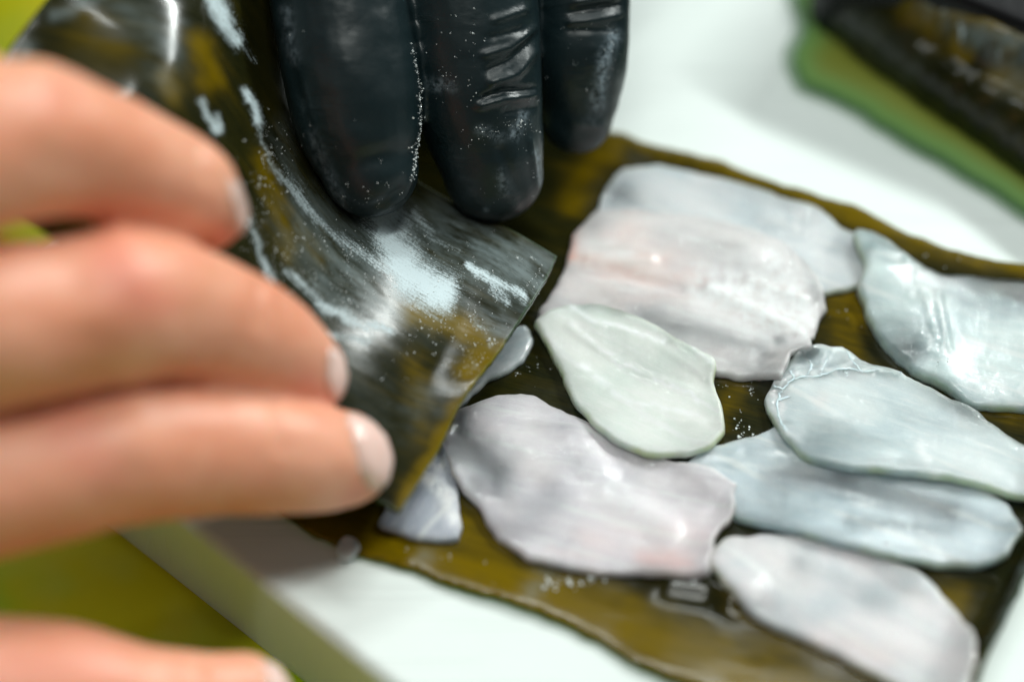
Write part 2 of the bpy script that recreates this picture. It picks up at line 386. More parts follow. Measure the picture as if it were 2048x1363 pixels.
# ------------------------------------------------------------------ lower kelp sheet
low_out = [(330, 560), (370, 800), (450, 950), (550, 1018), (620, 1062), (700, 1102), (760, 1118), (830, 1133), (900, 1165), (960, 1188), (1024, 1202),
           (1100, 1232), (1180, 1272), (1260, 1320), (1330, 1348), (1420, 1392), (1560, 1445), (1700, 1500), (1830, 1540), (1890, 1510), (1945, 1400), (1985, 1300),
           (2040, 1190), (2100, 1060), (2160, 900), (2230, 740), (2290, 590), (2200, 545), (2048, 520), (1960, 503), (1900, 492), (1830, 466), (1760, 430), (1700, 405), (1600, 375), (1500, 342), (1430, 312),
           (1340, 290), (1280, 275), (1240, 257), (1150, 235), (1000, 190), (800, 180), (600, 260), (450, 380)]
ridge_px = [((1890, 1500), (1945, 1385), (1985, 1290), (2040, 1180), (2100, 1050), (2160, 890))]
def low_top(P2, de):
    x, y = P2.T
    zt = 0.10 + 0.035 * fbm(x * 0.35, y * 0.5, 2) + 0.010 * fbm(x * 0.9 + 9, y * 0.9, 2)
    zt += 0.03 * np.exp(-(de / 0.6) ** 2) * (fbm(x * 0.5, y * 0.5 + 4, 2))      # margins ruffle up a little
    pxy = to_px(np.column_stack([P2, zt]))
    rd = seg_dist(pxy, ridge_px[0]); zt += 0.42 * np.exp(-(rd / 26) ** 2) - 0.0
    zt += 0.16 * np.exp(-(seg_dist(pxy, [(1340, 1160), (1420, 1172), (1465, 1195)]) / 26) ** 2)
    zb = np.maximum(zt - 0.10, 0.008)
    zt = np.maximum(zt, zb + 0.045) - 0.02 * np.exp(-(de / 0.1) ** 2)
    return zt, zb
V, F, rim, lowol = slab(low_out, 0.15, 0.085, 0.05, low_top, 0.13, per=4, wall=(0, .5, 1.0), tuck=0.05)
pxy = to_px(V)
axis = Pz(1700, 1400, 0)[:2] - Pz(700, 1100, 0)[:2]; axis /= np.linalg.norm(axis); cross = np.array([-axis[1], axis[0]])
uv = np.column_stack([V[:, :2] @ axis, V[:, :2] @ cross])
ol_a = strokes(pxy, [([(640, 1075), (800, 1110), (1000, 1165), (1200, 1240), (1400, 1320), (1700, 1440)], 70, 0.85), ([(900, 1060), (1000, 1120)], 60, 0.6),
                     ([(1190, 240), (1400, 300), (1600, 378), (1760, 440), (1900, 490), (2100, 530)], 34, 0.75), ([(1150, 400), (1180, 330), (1230, 290)], 36, 0.6),
                     ([(1690, 590), (1720, 640)], 22, 0.6), ([(1660, 560), (1700, 700)], 40, 0.38), ([(1820, 1200), (1910, 1210)], 40, 0.62), ([(1430, 850), (1470, 780)], 30, 0.35),
                     ([(1960, 800), (2048, 830)], 25, 0.5), ([(1600, 1380), (1300, 1280)], 60, 0.7), ([(1500, 1240), (1900, 1400)], 60, 0.5)])
low_rim = np.where(rim > 0.99, 1.0, rim)
sheen_haze = strokes(pxy, [([(1090, 1150), (1060, 1190)], 20, 0.5), ([(850, 1120)], 18, 0.4), ([(2000, 1270), (2048, 1140)], 10, 0.6)])  # wet highlights and the curled end's reflection, painted grey
lowk = mk('kelp_sheet', V, F, MK, origin=(0, 0, 0), attrs=dict(olive=ol_a, rim=low_rim, sheen_haze=sheen_haze, powder=strokes(pxy, [([(1960, 1330), (2010, 1230), (2048, 1140)], 8, 0.35)])), uv=uv)  # powder stroke here paints the pale reflection along the curled end
tag(lowk, 'wide wet brown kelp sheet lying on the board beneath the fish slices', 'kelp sheet')
X, Y = hm_grid(); q = np.column_stack([X.ravel(), Y.ravel()]); ins = inside(q, lowol)
zt, _ = low_top(q, np.where(ins, seg_dist(q, lowol, True), 9)); HM = np.where(ins, zt, 0.0).reshape(HM.shape)

# ------------------------------------------------------------------ fish slices
def fish(outline, label, base, ang, thick=0.30, z=0.5, pink=(), blue=(), white=(), wet=(), lift=(), step=0.05, jag=0.07, edge=0.10, kw=None, group='raw fish slices', smooth_n=4, gap=0.0, name='fish_slice', tilt=None):
    global HM
    # what lies below, widened and smoothed so that the flesh bridges it
    A = HM.copy()
    for _ in range(2):
        A = np.maximum.reduce([A, np.roll(A, 1, 0), np.roll(A, -1, 0), np.roll(A, 1, 1), np.roll(A, -1, 1)])
    A = blur(A, smooth_n)
    sd = rng.random(2) * 40
    def top(P2, de):
        x, y = P2.T
        b = hm_get(x, y, A) + 0.012 + gap
        t = np.clip(de / edge, 0, 1); prof = np.sqrt(np.clip(1 - (1 - t) ** 2, 0, 1))
        zt = b + 0.42 * thick * (0.93 + 0.07 * prof) + 0.055 * fbm(x * 0.55 + sd[0], y * 0.55 + sd[1], 2) * t
        ca, sa = math.cos(ang), math.sin(ang); uu = x * ca + y * sa; vv = -x * sa + y * ca
        zt += 0.010 * fbm(uu * 0.8 + sd[0], vv * 3.5, 2) * t + 0.004 * fbm(x * 5, y * 5, 2)
        pxy = to_px(np.column_stack([P2, zt]))
        if wet: zt = zt + 0.012 * strokes(pxy, wet) * fbm(uu * 3 + sd[0], vv * 5, 3)
        for path, wd, am in lift: zt = zt + am * np.exp(-(seg_dist(pxy, path) / wd) ** 2)
        zt = np.maximum(zt, b + 0.07)
        return zt, b
    V, F, rim, ol = slab(outline, z, step, jag, top, thick, tuck=-0.03)
    pxy = to_px(V)
    at = dict(rim=rim * 0.9, thin=np.r_[np.exp(-(seg_dist(V[:, :2], ol, True) / 0.2) ** 2)], pink=strokes(pxy, pink), blue=strokes(pxy, blue), white=strokes(pxy, white), wet=strokes(pxy, wet))
    kw = kw or {}
    o = mk(name, V, F, mat_fish('fish_flesh', base, ang, **kw), origin=(*ol.mean(0), float(V[:, 2].min())), attrs=at)
    tag(o, label, 'fish slice', group)
    q = np.column_stack([X.ravel(), Y.ravel()]); ins = inside(q, ol)
    qi = q[ins]; zt, _ = top(qi, seg_dist(qi, ol, True)); H = HM.ravel().copy(); H[ins] = np.maximum(H[ins], zt); HM = H.reshape(HM.shape)
    SLICES.append(o); return o
SLICES = []
GREY = (0.66, 0.73, 0.76); GREEN = (0.76, 0.83, 0.76); PINKG = (0.76, 0.73, 0.75); BLUE = (0.60, 0.70, 0.75)
fa = fish([(1250, 310), (1250, 310), (1330, 308), (1420, 325), (1510, 350), (1600, 378), (1650, 400), (1690, 428), (1740, 448), (1790, 478), (1850, 520), (1870, 560), (1800, 570), (1745, 535), (1700, 552), (1640, 558), (1560, 530), (1450, 490), (1300, 450), (1180, 430), (1205, 380), (1230, 330)],
     'pale grey fish slice farthest back, lying along the far kelp margin', GREY, -0.35, thick=0.26, wet=[([(1560, 430), (1640, 440)], 50, 0.8)], white=[([(1545, 440), (1620, 425)], 16, 0.7), ([(1570, 445), (1650, 480)], 12, 0.7), ([(1620, 500), (1740, 540)], 10, 0.25)],
     blue=[([(1240, 380)], 40, 0.3), ([(1680, 490), (1740, 520)], 30, 0.3)])
fd = fish([(1715, 450), (1745, 455), (1795, 482), (1855, 520), (1950, 533), (2048, 540), (2150, 550), (2250, 620), (2200, 760), (2110, 800), (2048, 797), (1960, 790), (1900, 752), (1830, 720), (1780, 670), (1740, 610), (1722, 560), (1738, 520), (1722, 480)],
     'broad pale blue-green fish slice running out at the right side, with two wet glinting scratches', (0.62, 0.74, 0.73), -0.3, thick=0.36,
     blue=[([(1850, 545), (2040, 580)], 40, 0.6), ([(1720, 450), (1790, 500)], 20, 0.4), ([(1820, 700)], 40, 0.4)], lift=[([(1745, 500), (1800, 520)], 10, 0.08), ([(1850, 590), (1870, 680)], 8, .05), ([(1875, 590), (1895, 700)], 8, 0.07), ([(1750, 520), (1800, 640), (1880, 740)], 60, 0.1)],
     white=[([(1740, 510), (1790, 505), (1800, 512)], 5, 0.5), ([(1840, 570), (1858, 610), (1862, 680), (1858, 700)], 3.5, 0.9), ([(1872, 590), (1885, 640), (1890, 690), (1902, 730)], 4, 1.0), ([(1940, 765), (2048, 780)], 25, 0.5)], wet=[([(1900, 600), (2048, 640)], 90, 0.5)], kw=dict(rimc=(0.62, 0.70, 0.35)))  # narrow white strokes paint the glint on the scratches
fg = fish([(1415, 1092), (1415, 1092), (1450, 1058), (1530, 1045), (1620, 1052), (1720, 1072), (1800, 1100), (1860, 1140), (1910, 1195), (1945, 1260), (1955, 1330), (1925, 1385), (1860, 1378), (1780, 1338), (1700, 1300), (1600, 1250), (1500, 1200), (1450, 1150)],
     'rounded greyish pink fish slice nearest the lens by the curled kelp end', PINKG, -0.5, thick=0.34, kw=dict(rimc=(0.66, 0.60, 0.26)), pink=[([(1600, 1250), (1780, 1320)], 26, 0.25)], blue=[([(1600, 1130)], 30, 0.25), ([(1750, 1200)], 40, 0.2)])
ff = fish([(1370, 908), (1370, 908), (1430, 873), (1500, 855), (1560, 830), (1620, 850), (1700, 870), (1800, 890), (1900, 925), (1970, 962), (2020, 995), (2038, 1050), (2015, 1095), (1960, 1108), (1850, 1106), (1760, 1090), (1680, 1072), (1580, 1050), (1480, 1012), (1440, 965)],
     'long bluish fish slice with dark muscle lines, lying just above the nearest slice', BLUE, -0.3, thick=0.38, blue=[([(1560, 950), (1720, 970), (1900, 1020)], 40, 0.6), ([(1700, 1040), (1900, 1060)], 16, 0.4), ([(1500, 900), (1600, 900)], 20, 0.3)],
     lift=[([(1480, 905), (1620, 930), (1800, 980), (2000, 1030)], 22, 0.08), ([(1640, 1000), (1800, 1040)], 12, 0.04)], white=[([(1540, 905), (1600, 915)], 6, 0.7), ([(1450, 925), (1560, 935)], 5, 0.4), ([(1700, 1000), (1745, 1000)], 8, 0.6), ([(1690, 980), (1800, 1010)], 4, 0.4)],
     kw=dict(rimc=(0.55, 0.62, 0.36)))
fj = fish([(872, 850), (893, 890), (893, 890), (905, 940), (916, 1000), (912, 1062), (912, 1062), (870, 1068), (800, 1052), (760, 1030), (780, 960), (830, 880)],
     'small silvery skin flake half hidden below the near corner of the lifted kelp', (0.42, 0.46, 0.54), 1.2, thick=0.22, z=0.35, wet=[([(870, 930), (890, 1030)], 40, 1.0)], white=[([(850, 950), (895, 990), (900, 1040)], 14, 0.9), ([(850, 940), (880, 930)], 12, 0.7)], kw=dict(deep=(0.2, 0.23, 0.30), rimc=(0.45, 0.5, 0.5)))  # white strokes paint foil-like highlights on the silver skin
fi = fish([(900, 800), (975, 748), (1020, 727), (1048, 705), (1062, 665), (1050, 640), (990, 650), (930, 700)],
     'small pale blue fish scrap peeking out under the middle of the lifted kelp edge', (0.58, 0.65, 0.68), 0.5, thick=0.24, z=0.35, kw=dict(rimc=(0.5, 0.6, 0.5)))
fe = fish([(1580, 692), (1610, 668), (1690, 658), (1730, 685), (1790, 710), (1860, 742), (1950, 790), (2048, 852), (2150, 900), (2190, 950), (2120, 975), (2048, 962), (1980, 945), (1880, 928), (1800, 925), (1700, 915), (1620, 895), (1575, 850), (1548, 800), (1540, 750)],
     'thick blue-green fish slice with a torn white membrane at its left tip', (0.66, 0.75, 0.76), -0.4, thick=0.42, edge=0.25, z=0.7,
     blue=[([(1560, 720), (1620, 700)], 22, 0.8), ([(1600, 740), (1700, 735)], 18, 0.3), ([(1900, 780), (2048, 880)], 30, 0.35)], pink=[([(1640, 800)], 26, 0.18)],
     lift=[([(1560, 770), (1600, 745), (1650, 745), (1700, 730), (1730, 738), (1800, 745)], 8, 0.07), ([(1590, 715), (1640, 690), (1690, 668)], 16, 0.14), ([(1640, 740), (1650, 710)], 6, 0.05), ([(1620, 870), (1560, 800)], 30, -0.08)],
     white=[([(1545, 770), (1570, 760), (1600, 748), (1650, 748), (1690, 735), (1725, 740), (1760, 735)], 5, 1.0), ([(1545, 790), (1562, 770), (1555, 745)], 4, 0.9), ([(1640, 745), (1655, 712)], 4, 0.7), ([(1720, 740), (1700, 720), (1690, 700)], 4, 0.6), ([(1560, 800), (1565, 850), (1590, 880)], 9, 0.6), ([(1560, 745), (1575, 735), (1610, 740)], 3, 0.7),
            ([(1600, 700), (1650, 680)], 12, 0.35), ([(1800, 722), (1810, 745)], 7, 0.5), ([(1840, 880), (1860, 925), (1880, 950)], 10, 0.6)], wet=[([(1600, 720), (1740, 730)], 36, 0.6)], kw=dict(rimc=(0.60, 0.70, 0.32)))
fb = fish([(1148, 445), (1148, 445), (1200, 402), (1290, 400), (1400, 412), (1500, 435), (1580, 472), (1635, 530), (1650, 590), (1650, 590), (1628, 650), (1622, 685), (1622, 685), (1580, 692), (1562, 738), (1562, 738), (1500, 727), (1430, 715), (1300, 690), (1180, 640), (1085, 600), (1105, 560), (1132, 500)],
     'large rosy fish slice with a flaky glistening right end and an orange-pink left margin', (0.77, 0.75, 0.74), -0.25, thick=0.28, z=0.55,
     pink=[([(1138, 478), (1142, 512)], 20, 1.0), ([(1150, 520), (1240, 540), (1320, 560), (1390, 556)], 26, 0.55), ([(1250, 480), (1310, 520), (1350, 560)], 50, 0.42), ([(1150, 570), (1300, 590)], 34, 0.3), ([(1200, 550), (1300, 575)], 8, 0.5), ([(1420, 700), (1500, 700)], 20, 0.15)],
     blue=[([(1300, 640), (1440, 680), (1520, 700)], 30, 0.5), ([(1560, 680)], 14, 0.6), ([(1600, 500), (1640, 600)], 12, 0.3)], wet=[([(1480, 540), (1560, 600)], 80, 1.0), ([(1430, 560), (1480, 600)], 60, 0.7), ([(1480, 690)], 40, 0.7)],
     white=[([(1430, 575), (1500, 570), (1560, 600)], 52, 0.9), ([(1500, 620), (1590, 650)], 40, 0.85), ([(1540, 520), (1610, 620)], 30, 0.9), ([(1500, 690), (1510, 720)], 14, 0.5), ([(1600, 640), (1612, 675)], 5, 0.8), ([(1210, 510), (1260, 505)], 4, 0.5), ([(1120, 545), (1330, 545)], 3, 0.25)],  # broad white strokes paint the glints on the flaky end
     lift=[([(1140, 540), (1240, 545), (1360, 575)], 10, -0.07), ([(1180, 515), (1300, 520)], 14, 0.05), ([(1420, 580), (1600, 660)], 14, 0.07), ([(1500, 560), (1610, 600)], 10, 0.05)], kw=dict(pink=(0.74, 0.40, 0.33), rimc=(0.66, 0.60, 0.60), deep=(0.52, 0.52, 0.55)))
fh = fish([(885, 860), (915, 805), (970, 778), (1040, 765), (1110, 790), (1190, 830), (1270, 870), (1350, 903), (1420, 925), (1468, 958), (1468, 958), (1462, 1010), (1432, 1060), (1418, 1135), (1418, 1135), (1350, 1132), (1270, 1122), (1200, 1117), (1120, 1107), (1060, 1090), (1000, 1050), (965, 995), (925, 950), (895, 905)],
     'broad lilac-grey fish slice in front, its left end tucked under the lifted kelp', (0.76, 0.72, 0.76), -0.2, thick=0.30, z=0.5, pink=[([(1290, 1105), (1370, 1122)], 28, 0.65), ([(1180, 1080), (1390, 1070)], 40, 0.25), ([(1200, 1080), (1400, 1090)], 30, 0.25), ([(1100, 1100), (1200, 1112)], 12, 0.3)],
     blue=[([(905, 850), (940, 900), (990, 940)], 48, 0.8), ([(950, 960)], 34, 0.6), ([(1100, 1000)], 50, 0.25)], white=[([(1200, 960), (1260, 1010), (1300, 1040)], 22, 0.3), ([(1130, 900), (1200, 1000)], 20, 0.2), ([(960, 880), (1060, 960)], 3, 0.35)],
     lift=[([(1150, 880), (1220, 980), (1340, 1060)], 30, 0.07), ([(930, 860), (1080, 960)], 30, -0.06)], kw=dict(pink=(0.76, 0.45, 0.42), rimc=(0.70, 0.58, 0.46), deep=(0.50, 0.49, 0.54)))
fc = fish([(1072, 603), (1110, 582), (1180, 575), (1240, 585), (1310, 615), (1370, 650), (1432, 682), (1433, 720), (1445, 760), (1452, 820), (1420, 858), (1370, 872), (1300, 868), (1240, 848), (1195, 815), (1160, 770), (1130, 700), (1097, 645)],
     'sharply focused oval pale green fish slice in the middle, leaning on the rosy one', GREEN, -0.55, thick=0.36, z=0.8, jag=0.045, step=0.04,
     blue=[([(1150, 600), (1250, 610)], 22, 0.35)], white=[([(1130, 600), (1180, 640), (1260, 660), (1330, 680)], 5, 0.9), ([(1250, 590), (1350, 660), (1420, 720)], 4, 0.8), ([(1140, 650), (1230, 720), (1300, 750), (1400, 800)], 4, 0.85), ([(1160, 730), (1250, 800), (1400, 830)], 5, 0.6)],
     lift=[([(1120, 600), (1180, 640), (1290, 670), (1420, 760)], 8, 0.018), ([(1240, 588), (1340, 650), (1425, 730)], 8, 0.015), ([(1140, 655), (1230, 720), (1330, 760), (1440, 800)], 8, 0.018), ([(1160, 735), (1260, 800), (1400, 840)], 9, 0.015)], wet=[([(1250, 660), (1380, 740)], 60, 0.35)], kw=dict(deep=(0.60, 0.70, 0.64), rimc=(0.60, 0.72, 0.22)))
fs = fish([(672, 1082), (690, 1064), (708, 1066), (714, 1080), (700, 1098), (680, 1100)], 'tiny crumpled white scrap on the near edge of the kelp', (0.7, 0.78, 0.8), 0.3, thick=0.16, z=0.3, step=0.04, white=[([(690, 1080)], 20, 1)], wet=[([(690, 1080)], 30, 1)], kw=dict(rimc=(0.6, 0.65, 0.65)), name='fish_scrap', group=None)
fs['category'] = 'fish scrap'

# ------------------------------------------------------------------ kelp sheet being laid over the fish
rows = [[(797, 1022, 2.25), (880, 890, 1.65), (945, 770, 1.10), (1006, 684, .60), (1062, 606, 0.15), (1114, 512, -.70)],
        [(690, 962, 2.25), (775, 850, 1.65), (845, 745, 1.05), (910, 645, .45), (975, 545, -.20), (1020, 458, -.95)],
        [(560, 890, 2.5), (650, 780, 1.9), (730, 670, 1.15), (790, 570, .35), (850, 480, -.45), (900, 400, -1.3)],
        [(430, 780, 2.8), (530, 680, 2.2), (605, 580, 1.45), (665, 470, .45), (720, 380, -.75), (780, 320, -1.6)],
        [(320, 660, 3.0), (420, 560, 2.5), (500, 450, 1.65), (565, 340, .55), (620, 250, -.75), (680, 190, -1.7)],
        [(220, 540, 3.1), (300, 440, 2.8), (390, 320, 2.25), (470, 200, 1.35), (540, 110, -.10), (610, 40, -1.3)],
        [(110, 478, 3.0), (190, 330, 3.0), (270, 200, 2.75), (350, 70, 2.1), (430, -30, 1.0), (520, -90, -.3)],
        [(10, 420, 2.8), (-45, 250, 2.9), (-5, 135, 2.85), (88, 5, 2.5), (190, -110, 1.7), (320, -200, .6)]]
G = np.array([[P(*c) for c in r] for r in rows])
NU, NV = 36, 26
A1 = np.array([catmull(G[:, j], NU) for j in range(G.shape[1])])            # (6, nu, 3)
A2 = np.array([catmull(A1[:, i], NV) for i in range(A1.shape[1])])          # (nu, nv, 3)
nu, nv = A2.shape[:2]
du_ = np.linalg.norm(np.diff(A2, axis=0), axis=2).mean(1); dv_ = np.linalg.norm(np.diff(A2, axis=1), axis=2).mean(0)
uu = np.r_[0, np.cumsum(du_)]; vv = np.r_[0, np.cumsum(dv_)]
UU, VV = np.meshgrid(uu, vv, indexing='ij')
nrm = np.cross(np.gradient(A2, axis=0), np.gradient(A2, axis=1)); nrm /= np.linalg.norm(nrm, axis=2)[..., None]
if nrm[..., 2].mean() < 0: nrm = -nrm
far = UU / UU.max()
A2 = A2 + nrm * (0.022 * fbm(UU * 0.5, VV * 0.8, 2) * (0.5 + 1.0 * far) + 0.0015 * fbm(UU * 1.5, VV * 4, 2))[..., None]
edge_u = 0.035 * fbm(VV * 1.1, VV * 0 + 3, 2) + 0.012 * fbm(VV * 6, VV * 0 + 1, 2)
A2 = A2 + (np.gradient(A2, axis=0) / np.linalg.norm(np.gradient(A2, axis=0), axis=2)[..., None]) * (edge_u * np.exp(-UU / 0.5))[..., None]
topv = A2.reshape(-1, 3); th = 0.11
botv = (A2 - nrm * th).reshape(-1, 3)
V = np.vstack([topv, botv]); n0 = nu * nv
idx = np.arange(n0).reshape(nu, nv); F = []
a = idx[:-1, :-1].ravel(); b = idx[1:, :-1].ravel(); c = idx[1:, 1:].ravel(); d = idx[:-1, 1:].ravel()
tmp = np.cross(topv[b[0]] - topv[a[0]], topv[c[0]] - topv[a[0]]); flip = tmp @ nrm[0, 0] < 0
Ft = np.stack([a, d, c, b] if flip else [a, b, c, d], -1)
F = Ft.tolist() + (Ft[:, ::-1] + n0).tolist()
bd = list(idx[0, :]) + list(idx[1:, -1]) + list(idx[-1, -2::-1]) + list(idx[-2:0:-1, 0])
for i in range(len(bd)):
    p, q2 = bd[i], bd[(i + 1) % len(bd)]
    F.append((p, q2, q2 + n0, p + n0) if not flip else (p, p + n0, q2 + n0, q2))
pxy = to_px(V)
Lw, Vw = UU.max(), VV.max()
em = np.minimum.reduce([UU, Lw - UU, VV, Vw - VV]).ravel(); em = np.r_[em, em]
isb = np.zeros(2 * n0); isb[:] = np.exp(-(em / 0.05) ** 2)
powder_shine = strokes(pxy, [([(425, -20), (445, 40), (470, 75)], 26, 0.95), ([(470, 70), (510, 130)], 10, 0.5), ([(405, 205), (418, 240), (430, 265)], 13, 0.95), ([(435, 230), (440, 260)], 8, 0.8),  # real powder, with shine along the bend painted in
                   ([(488, 185), (508, 215), (520, 245)], 14, 1.0), ([(520, 245), (530, 300), (548, 345)], 9, 0.62), ([(545, 340), (575, 370), (600, 400), (650, 455), (700, 495)], 13, 0.66), ([(520, 280), (560, 330), (620, 420)], 28, 0.30),
                   ([(765, 440), (790, 500), (820, 550), (885, 585)], 48, 1.15), ([(690, 480), (760, 530), (830, 575)], 22, 0.8), ([(830, 430), (860, 460)], 20, 0.6), ([(820, 600), (905, 612)], 12, 0.6), ([(850, 470), (930, 500)], 9, 0.45),
                   ([(940, 530), (985, 560), (1045, 595)], 12, 0.95), ([(985, 575), (1010, 605)], 13, 0.75), ([(945, 635), (975, 665)], 10, 0.5),
                   ([(570, 540), (620, 580), (660, 625)], 15, 0.66), ([(640, 610), (700, 640), (780, 662)], 16, 0.80), ([(660, 670), (740, 680)], 12, 0.62), ([(500, 440), (520, 510), (545, 560)], 13, 0.66),
                   ([(985, 685)], 8, 0.6), ([(950, 730), (935, 745)], 12, 0.38), ([(700, 520), (700, 560)], 10, 0.45)])
hz = strokes(pxy, [([(620, 440), (700, 560), (780, 600)], 60, 0.55), ([(900, 470), (1000, 520), (1080, 560)], 70, 0.85), ([(760, 480), (880, 560)], 90, 0.7), ([(700, 720), (780, 850)], 60, 0.12), ([(980, 640), (1010, 660)], 30, 0.7),  # grey film, and lamp reflection painted towards the far corner
                   ([(250, 20), (330, 60), (330, 160)], 40, 0.35), ([(720, 560), (740, 590)], 40, 0.7), ([(560, 260), (600, 420)], 20, 0.35), ([(110, 30), (200, -5)], 12, 0.9), ([(60, 90), (40, 140)], 12, 0.7), ([(640, 560), (720, 630)], 30, .5), ([(830, 830), (850, 800)], 40, .25)])  # upper-left rim strokes paint the highlight on the curl
oa = strokes(pxy, [([(830, 625), (900, 640), (980, 690), (940, 740)], 30, 0.85), ([(1000, 700), (940, 785), (880, 890), (810, 1010)], 24, 0.85), ([(400, 90), (420, 160)], 34, 0.62), ([(330, 160), (350, 190)], 28, 0.6),
                   ([(520, 320), (560, 430), (580, 500)], 26, 0.42), ([(180, 60), (230, 100)], 60, 0.32), ([(830, 720), (850, 880)], 30, .3), ([(130, 440), (260, 440)], 30, 0.3), ([(590, 450), (640, 520)], 20, 0.3)])
upk = mk('kelp_sheet', V, F, MK2, origin=P(880, 890, 1.65), attrs=dict(powder=powder_shine, sheen_haze=hz, olive=oa, rim=isb * 0.25), uv=np.column_stack([np.r_[UU.ravel(), UU.ravel()], np.r_[VV.ravel(), VV.ravel()]]))
tag(upk, 'kelp sheet streaked with white powder, held up by two hands over the fish', 'kelp sheet')
bvh_up = BVHTree.FromPolygons([tuple(x) for x in V], F)

# ------------------------------------------------------------------ third kelp sheet, folded, far right
far_out = [(1560, -140), (1570, -20), (1590, 50), (1560, 120), (1585, 180), (1680, 220), (1790, 290), (1900, 350), (2048, 440), (2250, 560), (2500, 620), (2700, 300), (2500, -100), (2100, -260), (1750, -240)]
def far_top(P2, de):
    x, y = P2.T
    zt = 0.14 + 0.05 * fbm(x * .4, y * .4, 2); return zt, np.full(len(x), 0.01)
V, F, rim, fol = slab(far_out, 0.1, 0.14, 0.06, far_top, 0.12, per=5, wall=(0, .5, 1.0))
uv = np.column_stack([V[:, :2] @ axis, V[:, :2] @ cross])
m = M('thin_kombu'); nn = m.noise(0.5, 4)
c = m.mix(m.ramp(m.attr('rim'), 0, 0.8), m.mix(nn, (0.16, 0.175, 0.010), (0.21, 0.24, 0.03)), (0.13, 0.27, 0.06))
c = m.mix(m.ramp(m.attr('rim'), 0.75, 1.0), c, (0.13, 0.32, 0.12))
m.set(Base_Color=c, Roughness=0.5, Alpha=m.ramp(m.attr('rim'), 0.70, 1.0, 1.0, 0.2), Normal=m.bump(m.noise(2), 0.04, 0.5))
edg = np.exp(-(seg_dist(V[:, :2], fol, True) / 0.6) ** 2)
fk = bpy.data.objects.new('folded_kelp', None); COL.objects.link(fk); fk.location = Vector((*(fol.mean(0)), 0)) * S
tag(fk, 'folded kelp with a thin yellow-green margin at the far right of the board', 'kelp sheet')
mk('margin', V, F, m.m, parent=fk, attrs=dict(rim=edg), uv=uv)
fold_out = [(1655, -160), (1648, -30), (1660, 20), (1700, 60), (1790, 130), (1890, 200), (1990, 270), (2100, 350), (2300, 470), (2480, 480), (2420, 250), (2200, 60), (2000, -60), (1850, -180)]
def fold_top(P2, de):
    x, y = P2.T; t = np.clip(de / 1.3, 0, 1)
    zt = 0.45 + 1.25 * np.sqrt(np.clip(1 - (1 - t) ** 2, 0, 1)) + 0.20 * fbm(x * 1.0 + 2, y * 1.0, 3)
    pxy = to_px(np.column_stack([P2, zt])); zt = zt + 0.35 * np.exp(-(seg_dist(pxy, [(1830, 10), (1950, 60), (2060, 110)]) / 22) ** 2) - 0.25 * np.exp(-(seg_dist(pxy, [(1860, 60), (1960, 120), (2060, 170)]) / 30) ** 2)
    return zt, np.full(len(x), 0.17)
V, F, rim, _ = slab(fold_out, 0.7, 0.1, 0.07, fold_top, 1, per=5)
pxy = to_px(V); uv = np.column_stack([V[:, :2] @ axis, V[:, :2] @ cross])
oa = strokes(pxy, [([(1820, 20), (1870, 60)], 26, .7), ([(1900, 80), (1930, 110)], 18, .8), ([(1860, 5), (2048, 60)], 20, .9), ([(2000, 150), (2048, 170)], 30, .6), ([(2000, 95), (2030, 100)], 10, .8)])
hz = strokes(pxy, [([(1860, 10), (1890, 20), (1930, 60), (2048, 90)], 26, 1.0), ([(1920, 60), (2000, 120)], 16, 1.0), ([(1700, 40), (1800, 130)], 40, .2), ([(2040, 150)], 40, .7)])
powder_shine = strokes(pxy, [([(1870, 15), (1890, 18)], 12, .8), ([(1915, 55), (1925, 60)], 10, 1), ([(1960, 85), (2000, 115)], 9, .7)])  # powder mask here paints the fold's white highlights
mk('fold', V, F, MK, parent=fk, attrs=dict(olive=oa, sheen_haze=hz, powder=powder_shine, rim=rim * 0.2), uv=uv)

# black tray behind the folded kelp
c0 = Pz(1925, -5, 2.2)[:2]; du2 = Pz(2048, 45, 2.2)[:2] - c0; du2 /= np.linalg.norm(du2); dv2 = np.array([-du2[1], du2[0]])
V, F = rounded_slab([c0 - du2 * 3, c0 + du2 * 14, c0 + du2 * 14 + dv2 * 9, c0 - du2 * 3 + dv2 * 9], 0.02, 2.2, 0.8, 0.2)
tr = mk('tray', V, F, mat_tray(), origin=(*(c0 + du2 * 5 + dv2 * 4), 0.0)); tag(tr, 'black plastic tray behind the folded kelp in the far right corner', 'tray')

